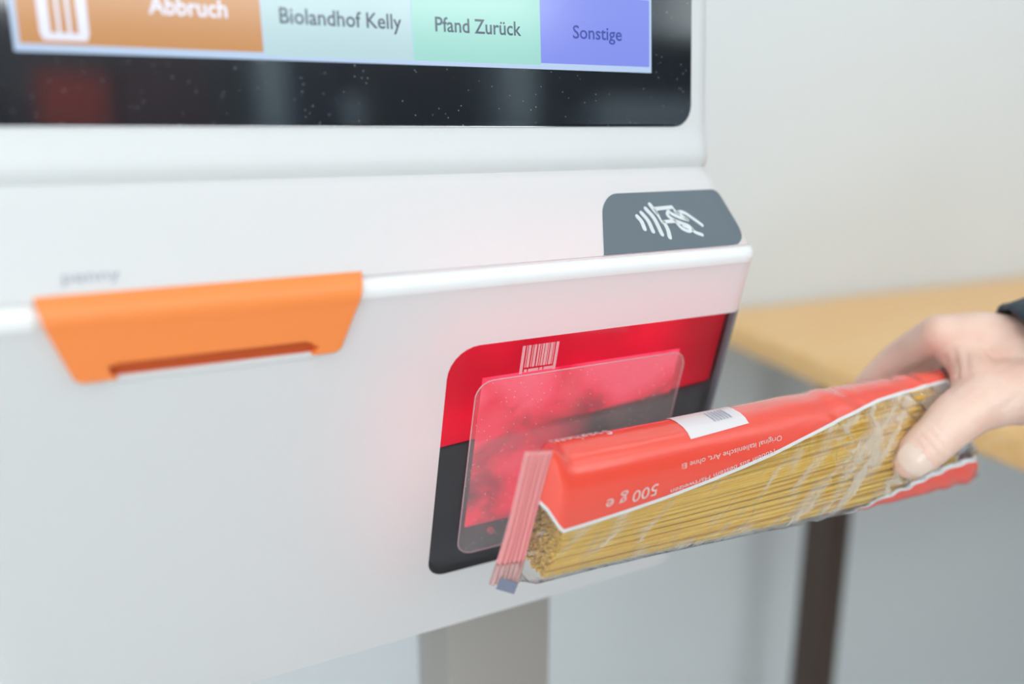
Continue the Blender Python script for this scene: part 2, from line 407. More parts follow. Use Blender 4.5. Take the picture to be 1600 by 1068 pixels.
tile(0.2304, 0.2998, TZ0, TZ1, 'blue_tile', (0.22, 0.275, 0.83), 1.0)
up = [(0.28, 0.5, 0.75), (0.5, 0.62, 0.66), (0.6, 0.5, 0.3), (0.45, 0.65, 0.4)]
for r_ in range(4):                                   # further rows of tiles, above the picture's upper edge
    for k, (x0, x1) in enumerate(((-0.0062, 0.0884), (0.0890, 0.1591), (0.1597, 0.2301), (0.2308, 0.2998))):
        z0 = TZ1 + 0.0015 + r_ * 0.0395
        tile(x0, x1, z0, z0 + 0.038, 'upper_tile', up[(k + r_) % 4], 0.9)
tw = emis('white_screen_print', (0.80, 0.84, 1.0), 1.0); td = emis('navy_screen_print', (0.012, 0.04, 0.10), 0.9); ts = emis('blue_screen_print', (0.045, 0.075, 0.42), 0.9)
KD(surf_text('tile_text', 'Abbruch', 0.0424, 1.2452, 0.0072, 0.0318, 0.0018, tw, None, 0.02), display)
KD(surf_text('tile_text', 'Biolandhof Kelly', 0.0966, 1.2442, 0.0068, 0.0576, 0.0018, td, None, 0.012), display)
KD(surf_text('tile_text', 'Pfand Zurück', 0.1716, 1.2443, 0.0068, 0.0474, 0.0018, td, None, 0.012), display)
KD(surf_text('tile_text', 'Sonstige', 0.2500, 1.2445, 0.0066, 0.0312, 0.0018, ts, None, 0.012), display)
# waste-bin symbol on the orange tile
bx0, bx1, bz0, bz1 = 0.0012, 0.0190, 1.2330, 1.2560
zs = [bz0, bz0 + 0.0028, bz1 - 0.0005, bz1]
def bin_keep(i, j): return not (i == 1 and j in (3, 4, 6, 7, 9, 10))
KD(panel('bin_symbol', zs, lambda z: bx0 + (0.001 if z < bz0 + 0.001 else 0), lambda z: bx1 - (0.001 if z < bz0 + 0.001 else 0), 0.0018, 0.0003, tw, None, 14, False, bin_keep), display)
KD(flat_panel('bin_symbol', bx0 - 0.002, bx1 + 0.002, bz1 + 0.001, bz1 + 0.003, 0.0018, tw), display)

# card reader pad on the sloping chin
PZ0, PZ1 = 1.1351, 1.1636
pad_l = lambda z: 0.2430 + (z - PZ0) * 0.62 + corner(z, PZ0, PZ1, 0, 0.009)
pad_r = lambda z: 0.3415 - corner(z, PZ0, PZ1, 0.0105, 0.004) * 1.35
reader = K(panel('card_reader', rr_rows(PZ0, PZ1, 8, 0.0105, 0.009, 8), pad_l, pad_r, 0.0007, 0.002, M['slate'], None, 30))
bpy.context.view_layer.update()
def chin(px, py):
    """chin coordinates from the icon's own drawing grid (150 x 90 units)"""
    return None
IC = {}
CH_N = Vector((0, -0.0415, 0.044)); CH_P = Vector((0, 0.4005, 1.1740))
def icon_pt(u, v):
    # drawing grid of the symbol: 160 wide, 96 high, laid on the sloping pad
    px, py = 970 + u * 150 / 160, 300 + v * 90 / 96
    d = FWD + RGT * ((px - 800) / F) + UPV * ((534 - py) / F); o = Vector((0, 0, H))
    p = o + d * ((CH_P - o).dot(CH_N) / d.dot(CH_N))
    return (round(p.x, 5), round(p.z, 5))
def curve(pts, n=5):
    """smooth Catmull-Rom through points"""
    P = [Vector(p) for p in pts]; P = [P[0] * 2 - P[1]] + P + [P[-1] * 2 - P[-2]]; out = []
    for i in range(1, len(P) - 2):
        for k in range(n):
            t = k / n
            out.append(0.5 * ((2 * P[i]) + (P[i + 1] - P[i - 1]) * t + (2 * P[i - 1] - 5 * P[i] + 4 * P[i + 1] - P[i + 2]) * t * t + (3 * P[i] - P[i - 1] - 3 * P[i + 1] + P[i + 2]) * t ** 3))
    out.append(P[-2]); return out
def icon(name, lines, width):
    for pts, smooth in lines:
        q = [icon_pt(*p) for p in pts]
        q = curve(q) if smooth else q
        v, f = stroke(name, q, width, 0.0011, None, None)
        KD(from_data(name, v, f, M['icon'], None, False), reader)
icon('radio_wave', [([(27, 43), (34, 51), (39, 63)], 1), ([(34, 37), (45, 50), (53, 67)], 1), ([(41, 30), (55, 46), (68, 72)], 1), ([(48, 23), (58, 36)], 1), ([(72, 53), (78, 65), (81, 77)], 1)], 0.0023)
icon('card_outline', [([(56, 30), (85, 27), (92, 37)], 0), ([(57, 33), (68, 52), (90, 50)], 0)], 0.0018)
icon('hand_outline', [([(92, 37), (100, 35), (108, 38), (120, 46), (135, 57)], 1), ([(95, 36), (103, 43), (111, 48)], 1), ([(111, 48), (97, 44), (84, 38), (79, 34), (77, 40), (84, 46), (96, 52), (112, 58), (119, 64)], 1),
                      ([(92, 52), (101, 62), (112, 67), (118, 65)], 1), ([(104, 58), (116, 63), (124, 69), (135, 73)], 1)], 0.0017)

# orange receipt slot hanging over the lip
OZ0, OZ1 = 1.1035, 1.1352
def orl(z): return -0.0125 + (OZ1 - z) / (OZ1 - OZ0) * 0.0105
def orr(z): return 0.1140 - (OZ1 - z) / (OZ1 - OZ0) * 0.0110
ozs = [OZ0, OZ0 + 0.0008, OZ0 + 0.0022, OZ0 + 0.0046, OZ0 + 0.0062, OZ0 + 0.0070, 1.115, 1.120, 1.1245, 1.1258, 1.1275, 1.1292, 1.1312, 1.1328, 1.1338, 1.1342, 1.1349, 1.1352]
NC = 40
def or_keep(i, j):
    if i >= 5: return True
    lo = (4.6, 4.6, 4.6, 5, 6)[i]; return j < lo or j >= NC - lo + 0
def orl2(z):
    k = OZ0 + 0.0022
    return orl(z) + (0.0024 if z < OZ0 + 0.0004 else 0.0009 if z < OZ0 + 0.001 else 0)
def orr2(z): return orr(z) - (0.0024 if z < OZ0 + 0.0004 else 0.0009 if z < OZ0 + 0.001 else 0)
def over(x, z, off):
    """like on(), but bridges the seam groove behind the lip"""
    if z > 1.1338: return Vector((x, 0.3585 + (z - 1.1338) * 1.2 - off * 0.7, z + off * 0.7))
    return on(x, z, off)
slot = K(panel('receipt_slot', ozs, orl2, orr2, 0.0042, 0.0046, M['orange'], None, NC, True, or_keep, surf=over))
bpy.context.view_layer.update()
KD(panel('slot_recess', [OZ0 + 0.0002, OZ0 + 0.0075], lambda z: 0.006, lambda z: 0.0955, 0.0008, 0.001, M['orange_dark'], None, 8), slot)
# white paper deflector under the mouth of the slot
v, f = [], []
for x in (0.0085, 0.0940):
    for z, d in ((OZ0 + 0.0002, 0.0), (OZ0 + 0.0002, 0.0024), (OZ0 - 0.0006, 0.0024), (OZ0 - 0.0042, 0.0)):
        v.append(on(x, z, d))
f = [(0, 1, 5, 4), (1, 2, 6, 5), (2, 3, 7, 6), (3, 0, 4, 7), (0, 3, 2, 1), (4, 5, 6, 7)]
KD(from_data('paper_deflector', v, f, M['white']), slot)
K(surf_text('brand_lettering', 'penny', -0.0022, 1.1410, 0.0042, 0.0205, 0.0004, M['letter_grey'], None))

# scanner: lit panel, dark mask, glass, inner plate
def led_material():
    m = emis('red_scan_light', (0.86, 0.0, 0.028), 0.95, 0.4); n, l, b = nodes(m)
    tc = n.new('ShaderNodeTexCoord'); tx = n.new('ShaderNodeTexNoise'); tx.inputs['Scale'].default_value = 22; tx.inputs['Detail'].default_value = 1
    mr = n.new('ShaderNodeMapRange'); mr.inputs[1].default_value = 0.3; mr.inputs[2].default_value = 0.7; mr.inputs[3].default_value = 0.80; mr.inputs[4].default_value = 1.15
    sx = n.new('ShaderNodeSeparateXYZ'); fo = n.new('ShaderNodeMapRange'); mu = n.new('ShaderNodeMath'); mu.operation = 'MULTIPLY'
    fo.inputs[1].default_value = 0.285; fo.inputs[2].default_value = 0.340; fo.inputs[3].default_value = 1.0; fo.inputs[4].default_value = 0.5   # emission dims towards the right end
    l.new(tc.outputs['Object'], tx.inputs[0]); l.new(tc.outputs['Object'], sx.inputs[0]); l.new(sx.outputs[0], fo.inputs[0])
    l.new(tx.outputs[0], mr.inputs[0]); l.new(mr.outputs[0], mu.inputs[0]); l.new(fo.outputs[0], mu.inputs[1]); l.new(mu.outputs[0], b.inputs['Emission Strength'])
    return m
M['led'] = led_material()
BD = lambda x: 1.0350 + (x - 0.16) * 0.075           # lower edge of the lit area
def split_panel(name, top, off, material):
    N_ = 24; v, f = [], []
    xs = [WX0 + 0.0006 + (WX1 - WX0 - 0.002) * k / N_ for k in range(N_ + 1)]
    for d in (off, off - 0.001):
        for t in range(9):
            for x in xs:
                lo, hi = (BD(x), WZ1 - 0.0006) if top else (WZ0 + 0.0006, BD(x))
                z = lo + (hi - lo) * t / 8
                v.append(on(max(x, win_l(z) + 0.0006), z, d))
    W_ = N_ + 1; n = 9 * W_
    for i in range(8):
        for j in range(N_):
            a, b, c, d = i * W_ + j, i * W_ + j + 1, (i + 1) * W_ + j + 1, (i + 1) * W_ + j
            f += [(a, b, c, d), (a + n, d + n, c + n, b + n)]
    return from_data(name, v, f, material)
window = K(panel('scanner_window', rows, lambda z: win_l(z) + 0.0003, lambda z: 0.3443, 0.0002, 0.0012, film('smoked_scanner_glass', (0.93, 0.92, 0.93), 0.0, 0.03, fres=0.8), None, 40))
bpy.context.view_layer.update()
KD(split_panel('lit_panel', True, -0.0060, M['led']), window)
KD(split_panel('dark_mask', False, -0.0045, M['mask']), window)
trz = rr_rows(WZ0, WZ1, 6, 0.004, 0.002, 10)
KD(panel('window_edge', trz, lambda z: 0.3385 + corner(z, WZ0, WZ1, 0.004, 0.002) * 0.3, lambda z: 0.3455, 0.0005, 0.003, M['trim'], None, 8), window)
# sheet behind the plate: uneven red glow and reflections painted in as emission
def well_glow_material():
    m = emis('painted_red_glow', (0.8, 0.02, 0.06), 0.6, 0.4); n, l, b = nodes(m)
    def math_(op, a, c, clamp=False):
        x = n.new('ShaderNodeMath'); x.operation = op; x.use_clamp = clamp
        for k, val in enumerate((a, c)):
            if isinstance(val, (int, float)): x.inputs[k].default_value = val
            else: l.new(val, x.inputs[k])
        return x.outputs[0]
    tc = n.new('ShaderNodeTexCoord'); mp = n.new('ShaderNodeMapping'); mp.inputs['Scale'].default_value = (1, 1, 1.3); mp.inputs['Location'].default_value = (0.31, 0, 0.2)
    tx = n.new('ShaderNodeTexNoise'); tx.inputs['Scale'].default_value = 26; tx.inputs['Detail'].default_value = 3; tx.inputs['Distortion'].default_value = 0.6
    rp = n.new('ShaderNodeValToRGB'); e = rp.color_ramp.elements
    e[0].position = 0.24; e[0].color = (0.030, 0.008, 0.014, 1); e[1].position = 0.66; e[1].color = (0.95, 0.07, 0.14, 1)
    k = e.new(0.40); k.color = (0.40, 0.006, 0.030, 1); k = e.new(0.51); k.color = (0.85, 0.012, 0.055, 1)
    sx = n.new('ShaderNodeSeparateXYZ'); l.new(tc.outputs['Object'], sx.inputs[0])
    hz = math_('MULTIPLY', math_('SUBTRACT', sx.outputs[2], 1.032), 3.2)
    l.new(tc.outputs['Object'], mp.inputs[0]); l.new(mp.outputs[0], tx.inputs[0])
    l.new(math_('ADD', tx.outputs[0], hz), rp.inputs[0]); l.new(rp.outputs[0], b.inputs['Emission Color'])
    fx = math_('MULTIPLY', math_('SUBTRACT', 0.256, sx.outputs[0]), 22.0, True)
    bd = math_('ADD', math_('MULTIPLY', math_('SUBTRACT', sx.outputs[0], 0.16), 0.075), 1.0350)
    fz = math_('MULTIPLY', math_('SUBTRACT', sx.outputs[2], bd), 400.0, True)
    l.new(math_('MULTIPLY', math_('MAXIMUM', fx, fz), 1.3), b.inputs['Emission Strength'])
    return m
KD(panel('painted_well_glow', [0.980 + (1.0740 - 0.980) * k / 8 for k in range(9)], lambda z: 0.1812, lambda z: 0.3075, -0.0038, 0.0006, well_glow_material(), None, 24), window)
# inner plate
QX0, QX1, QZ0, QZ1, QR = 0.1755, 0.3085, 0.9655, 1.0752, 0.0095
ql = lambda z, e=0.0: QX0 + 0.003 * (z < 0) + corner(z, QZ0, QZ1, QR, QR)
plate_m = film('dusty_sheen_plate', (0.985, 0.975, 0.975), 0.20, 0.05, fres=1.2, haze_col=(0.92, 0.80, 0.82))  # pinkish haze painted in for reflections on the plate
def dust(m):  # dust specks, plus uneven haze that stands for reflections
    n, l = m.node_tree.nodes, m.node_tree.links
    mix = [x for x in n if x.type == 'MIX_SHADER' and abs(x.inputs[0].default_value - 0.20) < 1e-4 and not x.inputs[0].is_linked][0]
    tc = n.new('ShaderNodeTexCoord'); v = n.new('ShaderNodeTexVoronoi'); v.inputs['Scale'].default_value = 620
    lt_ = n.new('ShaderNodeMath'); lt_.operation = 'LESS_THAN'; lt_.inputs[1].default_value = 0.22
    wn = n.new('ShaderNodeTexWhiteNoise'); g = n.new('ShaderNodeMath'); g.operation = 'LESS_THAN'; g.inputs[1].default_value = 0.06
    mu = n.new('ShaderNodeMath'); mu.operation = 'MULTIPLY'
    tx = n.new('ShaderNodeTexNoise'); tx.inputs['Scale'].default_value = 35; tx.inputs['Detail'].default_value = 5
    mr = n.new('ShaderNodeMapRange'); mr.inputs[1].default_value = 0.3; mr.inputs[2].default_value = 0.75; mr.inputs[3].default_value = 0.05; mr.inputs[4].default_value = 0.13
    mx = n.new('ShaderNodeMath'); mx.operation = 'MAXIMUM'
    l.new(tc.outputs['Object'], v.inputs['Vector']); l.new(v.outputs['Distance'], lt_.inputs[0]); l.new(v.outputs['Position'], wn.inputs['Vector']); l.new(wn.outputs['Value'], g.inputs[0])
    l.new(lt_.outputs[0], mu.inputs[0]); l.new(g.outputs[0], mu.inputs[1]); l.new(tc.outputs['Object'], tx.inputs[0]); l.new(tx.outputs[0], mr.inputs[0])
    sc_ = n.new('ShaderNodeMath'); sc_.operation = 'MULTIPLY'; sc_.inputs[1].default_value = 0.5; l.new(mu.outputs[0], sc_.inputs[0])
    l.new(sc_.outputs[0], mx.inputs[0]); l.new(mr.outputs[0], mx.inputs[1]); l.new(mx.outputs[0], mix.inputs[0])
dust(plate_m)
KD(panel('scan_plate', rr_rows(QZ0, QZ1, 6, QR, QR, 8), lambda z: QX0 + corner(z, QZ0, QZ1, QR, QR), lambda z: QX1 - corner(z, QZ0, QZ1, QR, QR), 0.0010, 0.0007, plate_m, None, 20), window)
def tube(name, pts, r, material, nseg=6, closed=False):
    v, f = [], []; n = len(pts)
    for i, p in enumerate(pts):
        a, b = (pts[(i - 1) % n], pts[(i + 1) % n]) if closed else (pts[max(i - 1, 0)], pts[min(i + 1, n - 1)])
        d = (b - a).normalized(); u = d.orthogonal().normalized() if i == 0 else (u - d * u.dot(d)).normalized(); wv = d.cross(u)
        rr = r(i / (n - 1)) if callable(r) else r
        for k in range(nseg): v.append(p + (u * math.cos(2 * PI * k / nseg) + wv * math.sin(2 * PI * k / nseg)) * rr)
    for i in range(n if closed else n - 1):
        for k in range(nseg):
            a, b = i * nseg, ((i + 1) % n) * nseg
            f.append((a + k, a + (k + 1) % nseg, b + (k + 1) % nseg, b + k))
    if not closed: f += [tuple(range(nseg))[::-1], tuple(range((n - 1) * nseg, n * nseg))]
    return v, f
ol = []
for cx, cz, a0 in ((QX1 - QR, QZ1 - QR, 0), (QX0 + QR, QZ1 - QR, 90), (QX0 + QR, QZ0 + QR, 180), (QX1 - QR, QZ0 + QR, 270)):
    for k in range(9):
        a = math.radians(a0 + k * 90 / 8); ol.append(on(cx + QR * math.cos(a), cz + QR * math.sin(a), 0.0009))
v, f = tube('plate_rim', ol, 0.00042, None, 6, True)
KD(from_data('plate_rim', v, f, film('clear_plate_edge', (0.95, 0.85, 0.86), 0.42, 0.1, fres=1.5, haze_col=(0.9, 0.62, 0.66))), window)
# printed barcode symbol on the window
BARM = mat('pale_barcode_print', (0.85, 0.42, 0.45), 0.5)
def bar(x0, x1, z0, z1):
    return KD(panel('barcode_bar', [z0, z1], lambda z: x0, lambda z: x1, 0.0006, 0.0002, BARM, None, 1, False), window)
xx = 0.1995; pattern = [(1.8, 1.0), (0.5, 0.6), (1.6, 0.9), (0.5, 0.6), (1.6, 0.9), (1.1, 0.7), (0.5, 0.6), (1.2, 0.5), (1.7, 0.5), (0.5, 0.7), (1.7, 0.5), (0.5, 0.9), (1.8, 0)]
tot = sum(a + b for a, b in pattern); kx = 0.0215 / tot
for i, (a, b) in enumerate(pattern):
    last = i in (0, len(pattern) - 1)
    bar(xx, xx + a * kx, 1.0762 if last else 1.0795, 1.0920); xx += (a + b) * kx
for a, b in ((0.2022, 0.2038), (0.2046, 0.2106), (0.2113, 0.2130), (0.2138, 0.2192)): bar(a, b, 1.0768, 1.0784)
# scan indicator lamp low in the window
v, f = [], []
cxx, czz = 0.1975, 0.9745
bm = bmesh.new(); bmesh.ops.create_uvsphere(bm, u_segments=16, v_segments=8, radius=0.0024)
for q in bm.verts: q.co = on(cxx, czz, -0.0030) + q.co * 1.0
me = bpy.data.meshes.new('indicator_lamp'); bm.to_mesh(me); bm.free()
KD(link('indicator_lamp', me, emis('dim_red_lamp', (0.6, 0.05, 0.10), 0.5)), window)
# unseen red point lights added behind the shell for its pink glow
glow_lights = [(0.165 + k * 0.02, 1.107, 0.040, 0.021) for k in range(9)] + [(0.142, 1.085 - k * 0.02, 0.055 - k * 0.007, 0.03) for k in range(7)]
for (x, z, e, back) in glow_lights:
    lt = bpy.data.lights.new('shell_glow_light', 'POINT'); lt.energy = e; lt.color = (1.0, 0.03, 0.07); lt.shadow_soft_size = 0.012
    lo_ = bpy.data.objects.new('shell_glow_light', lt); COL.objects.link(lo_); lo_.location = (x, S(x, z) + back, z)
    world_parent(lo_, kiosk)

# ------------------------------------------------------------------ table by the wall
table = empty('wooden_table', (1.5, 0.9, 0), label='honey-coloured wooden table with a dark brown leg against the white back wall', category='table')
bpy.context.view_layer.update()
def Tb(o): world_parent(o, table); return o
TT = 0.95
poly = [(0.764, 0.899), (0.734, 0.714), (0.705, 0.577), (0.668, 0.25), (2.2, 0.18), (2.25, 0.832)]
bm = bmesh.new()
# rounded plan corners
def round_poly(P, r, n=6):
    out = []
    for i, p in enumerate(P):
        p = Vector(p); a = (Vector(P[i - 1]) - p).normalized(); b = (Vector(P[(i + 1) % len(P)]) - p).normalized()
        ang = a.angle(b)
        if ang > math.radians(150): out.append(p); continue
        t = r / math.tan(ang / 2); c = p + (a + b).normalized() * (r / math.sin(ang / 2))
        s, e = p + a * t - c, p + b * t - c
        for k in range(n + 1):
            q = s.lerp(e, k / n).normalized() * r; out.append(c + q)
    return out
P = round_poly(poly, 0.022)
vs = [bm.verts.new((p.x, p.y, TT)) for p in P]
fc = bm.faces.new(vs); ex = bmesh.ops.extrude_face_region(bm, geom=[fc])
for e in ex['geom']:
    if isinstance(e, bmesh.types.BMVert): e.co.z -= 0.030
bmesh.ops.bevel(bm, geom=[e for e in bm.edges if abs(e.verts[0].co.z - e.verts[1].co.z) < 1e-6], offset=0.006, segments=3, affect='EDGES', profile=0.5)
bmesh.ops.recalc_face_normals(bm, faces=bm.faces)
me = bpy.data.meshes.new('tabletop'); bm.to_mesh(me); bm.free(); Tb(link('tabletop', me, M['wood']))
for lo, hi in (((0.754, 0.632, 0), (0.791, 0.672, TT - 0.030)), ((2.10, 0.60, 0), (2.147, 0.657, TT - 0.030))):
    Tb(box('table_leg', lo, hi, M['leg'], None, 0.004))
Tb(box('cross_rail', (0.791, 0.637, TT - 0.08), (2.10, 0.678, TT - 0.030), M['leg'], None, 0.003))

# ------------------------------------------------------------------ spaghetti packet
packet = empty('spaghetti_packet', tuple(at_depth(1150, 760, 0.47)), label='red and clear plastic packet of spaghetti held in front of the scanner window', category='food packet')
bpy.context.view_layer.update()
def Pk(o): world_parent(o, packet); return o
KS = 0.39 / 0.38
A0 = at_depth(847, 802, 0.408); A1 = A0 + Vector((0.280, -0.006, -0.003))
WID, THK = 0.0735, 0.036
def lerp(a, b, t): return a + (b - a) * t
def smooth(t): t = max(0, min(1, t)); return t * t * (3 - 2 * t)
def sect(t, q, inset=0.0):
    """point on the packet's skin: t along its length (0..1 body, beyond = gathered ends), q round it: 0 top edge, 0..1 front, 1 bottom edge, 1..2 back"""
    q = q % 2.0
    front = q <= 1; qq = q if front else 2 - q
    vv = (1 - math.cos(PI * qq)) / 2
    wd = lerp(WID, 0.0735, smooth(t)) * (1 - inset / 0.03); th = THK * (1 - inset / 0.018)
    if t < 0: th *= max(0.02, 1 - abs(t / -0.034) ** 1.25) if t > -0.034 else 0.02
    if t > 1: th *= max(0.02, math.sqrt(max(0, 1 - ((t - 1) / 0.06) ** 2))) if t < 1.06 else 0.02
    ww = (0.5 - vv) * wd
    dp = th / 2 * (1 - abs(2 * vv - 1) ** 3.2) ** (1 / 2.6)
    ang = math.radians(lerp(13, -14, smooth((t - 0.05) / 0.9)))
    up_ = Vector((0, -math.sin(ang), math.cos(ang))); fr = Vector((0, -math.cos(ang), -math.sin(ang)))
    c = A0 + (A1 - A0) * t
    if t < 0: c = c + (fr * 0.010 + Vector((0, 0, 0.0060))) * min(1, -t / 0.03)
    shear = 0.004 * (1 - smooth(t * 3)) * (ww / WID * 2)
    if t > 0.9: shear -= 0.010 * smooth((t - 0.9) / 0.15) * (ww / WID * 2)
    p = c + up_ * ww + fr * (dp if front else -dp) + Vector((shear, 0, 0))
    return p
def wrinkle(p, t, q):
    d = p - A0
    amp = 0.0002 + 0.0007 * smooth((t - 0.35) / 0.3)
    s = Vector((d.x * 60 + d.z * 70, d.z * 25, 3.1))
    fold = 0.0020 * smooth((t - 0.5) / 0.2) * math.sin((d.x + d.z * 1.15) * 380 + 4 * noise.noise(s * 0.7))
    return amp * noise.noise(s) + fold * max(0, noise.noise(Vector((d.x * 30, d.z * 30, 9))) + 0.25)
def QV(v): return math.acos(1 - 2 * max(0.0, min(1.0, v))) / PI
def tab(T, X):
    return lambda t: float(np.interp(t, T, X))
# lower edge of the red print on the front, as a share of the height
red_v = tab([-0.15, -0.03, 0.0, 0.2, 0.45, 0.62, 0.76, 0.9, 0.97, 1.1], [0.30, 0.36, 0.45, 0.375, 0.27, 0.175, 0.105, 0.08, 0.07, 0.06])
bot_v = tab([-0.2, 0.60, 0.66, 0.76, 0.86, 0.95, 1.1], [1.06, 1.06, 0.985, 0.90, 0.83, 0.77, 0.74])
def qbot(t):
    b = bot_v(t); return QV(b) if b <= 1 else 1 + QV((b - 1) * 4) * 0.5
def strip(name, t0, t1, nt, qa, qb, nq, off, material, wr=0.0):
    v, f = [], []
    for i in range(nt + 1):
        t = t0 + (t1 - t0) * i / nt; a, b = qa(t), qb(t)
        for j in range(nq + 1):
            q = a + (b - a) * j / nq; p = sect(t, q); 
            e = 1e-3; nn = (sect(t, q + e) - sect(t, q - e)).cross(sect(t + e, q) - sect(t - e, q))
            nn = nn.normalized() if nn.length > 0 else Vector((0, -1, 0))
            c = A0 + (A1 - A0) * t
            if t < 0: c = (sect(t, 0.5) + sect(t, 1.5)) / 2
            if nn.dot(p - c) < 0: nn = -nn
            v.append(p + nn * (off + wr * wrinkle(p, t, q)))
    W_ = nq + 1
    for i in range(nt):
        for j in range(nq): f.append((i * W_ + j, i * W_ + j + 1, (i + 1) * W_ + j + 1, (i + 1) * W_ + j))
    return Pk(from_data(name, v, f, material, None, True, 60))
TL, TR = -0.034, 1.06
qred = lambda t: QV(red_v(t)); wline = lambda t: QV(red_v(t) + lerp(0.028, 0.022, t))
strip('red_wrapper', TL, TR, 120, lambda t: qbot(t) + 0.012, lambda t: 2 + qred(t), 60, 0.0, M['red_print'], 0.5)
strip('white_border', TL, TR, 120, lambda t: qred(t), wline, 3, 0.00005, M['white_print'], 0.5)
strip('white_border', 0.58, TR, 60, lambda t: qbot(t) - 0.022, lambda t: qbot(t) + 0.012, 3, 0.00005, M['white_print'], 0.8)
strip('white_border', 1.0, 1.055, 12, lambda t: wline(t) - 0.01, lambda t: 0.55, 10, 0.0009, M['white_print'], 0.5)
film_m = film('clear_packet_film', (0.97, 0.97, 0.96), 0.07, 0.14, 70, 0.7, ((0, 0.85, 0), (2.2, 1, 0.5)), fres=2.2)
def crease_highlights(m):
    # milky folds of crushed film; the pale streaks are painted highlights
    n, l = m.node_tree.nodes, m.node_tree.links
    mix = [x for x in n if x.type == 'MIX_SHADER' and not x.inputs[0].is_linked][0]
    tc = n.new('ShaderNodeTexCoord'); mp = n.new('ShaderNodeMapping'); mp.vector_type = 'TEXTURE'; mp.inputs['Rotation'].default_value = (0, math.radians(-46), 0); mp.inputs['Scale'].default_value = (4.5, 1.0, 1.0)
    tx = n.new('ShaderNodeTexNoise'); tx.inputs['Scale'].default_value = 120; tx.inputs['Detail'].default_value = 2; tx.inputs['Distortion'].default_value = 0.5
    sx = n.new('ShaderNodeSeparateXYZ'); mk = n.new('ShaderNodeMapRange'); mk.inputs[1].default_value = 0.26; mk.inputs[2].default_value = 0.36; mk.inputs[3].default_value = -0.10; mk.inputs[4].default_value = 0.07
    ad = n.new('ShaderNodeMath'); ad.operation = 'ADD'; l.new(tc.outputs['Object'], sx.inputs[0]); l.new(sx.outputs[0], mk.inputs[0]); l.new(mk.outputs[0], ad.inputs[1])
    mr = n.new('ShaderNodeMapRange'); mr.inputs[1].default_value = 0.47; mr.inputs[2].default_value = 0.68; mr.inputs[3].default_value = 0.04; mr.inputs[4].default_value = 0.42
    l.new(tc.outputs['Object'], mp.inputs[0]); l.new(mp.outputs[0], tx.inputs[0]); l.new(tx.outputs[0], ad.inputs[0]); l.new(ad.outputs[0], mr.inputs[0]); l.new(mr.outputs[0], mix.inputs[0])
crease_highlights(film_m)
strip('clear_film', TL, TR, 170, wline, lambda t: qbot(t) - 0.008, 40, 0.0, film_m, 1.5)
# spaghetti strands inside (too thin to pick apart one by one)
def strands():
    v, f = [], []; R = 0.00092; NS = 6; NL = 12; n = 0
    pts = []
    rows_ = int(WID * 0.92 / (R * 2)); cols = int(THK * 0.92 / (R * 1.75))
    for i in range(cols):
        for j in range(rows_):
            ww = (j - (rows_ - 1) / 2) * R * 2 + (R if i % 2 else 0); dd = (i - (cols - 1) / 2) * R * 1.75
            vv = 0.5 - ww / WID
            if not 0.02 < vv < 0.98: continue
            lim = (THK / 2) * (1 - abs(2 * vv - 1) ** 3.2) ** (1 / 2.6) - 0.0026
            if abs(dd) < lim: pts.append((ww + random.uniform(-1, 1) * 0.0003, dd + random.uniform(-1, 1) * 0.0003, lim - dd < 0.008))
    for ww, dd, front in pts:
        t0 = 0.004 + random.uniform(0, 0.010); t1 = 0.985 + random.uniform(-0.012, 0.0)
        if not front and random.random() < 0.3: continue
        j1, j2 = random.uniform(-1, 1) * 0.0011, random.uniform(-1, 1) * 0.0011
        base = len(v)
        for k in range(NL + 1):
            t = lerp(t0, t1, k / NL)
            ang = math.radians(lerp(13, -14, smooth((t - 0.05) / 0.9)))
            up_ = Vector((0, -math.sin(ang), math.cos(ang))); fr = Vector((0, -math.cos(ang), -math.sin(ang)))
            s = lerp(1, 0.0735 / WID, smooth(t)); w2 = (ww + lerp(j1, j2, k / NL)) * s
            w2 = max(-0.0315 * s, min(0.0315 * s, w2))
            shear = 0.004 * (1 - smooth(t * 3)) * (w2 / WID * 2)
            if t > 0.9: shear -= 0.010 * smooth((t - 0.9) / 0.15) * (w2 / WID * 2)
            c = A0 + (A1 - A0) * t + up_ * w2 + fr * dd + Vector((shear, 0, 0))
            for m_ in range(NS):
                a = 2 * PI * m_ / NS; v.append(c + up_ * math.cos(a) * R + fr * math.sin(a) * R)
        for k in range(NL):
            for m_ in range(NS):
                a = base + k * NS; b = a + NS; f.append((a + m_, a + (m_ + 1) % NS, b + (m_ + 1) % NS, b + m_))
        f.append(tuple(base + m_ for m_ in range(NS))[::-1]); f.append(tuple(base + NL * NS + m_ for m_ in range(NS)))
    return v, f
v, f = strands()
n_, l_, b_ = nodes(M['pasta'])
tc = n_.new('ShaderNodeTexCoord'); mp = n_.new('ShaderNodeMapping'); mp.inputs['Scale'].default_value = (3, 420, 420); nz = n_.new('ShaderNodeTexNoise'); nz.inputs['Scale'].default_value = 1.0; nz.inputs['Detail'].default_value = 2
rp = n_.new('ShaderNodeValToRGB'); rp.color_ramp.elements[0].position = 0.3; rp.color_ramp.elements[1].position = 0.7
rp.color_ramp.elements[0].color = (0.80, 0.47, 0.045, 1); rp.color_ramp.elements[1].color = (0.93, 0.64, 0.12, 1)
l_.new(tc.outputs['Object'], mp.inputs[0]); l_.new(mp.outputs[0], nz.inputs[0]); l_.new(nz.outputs[0], rp.inputs[0]); l_.new(rp.outputs[0], b_.inputs['Base Color'])
o = Pk(from_data('spaghetti_strands', v, f, M['pasta'], None, True, 50)); o['kind'] = 'stuff'; o['label'] = 'bundle of dry yellow spaghetti strands'
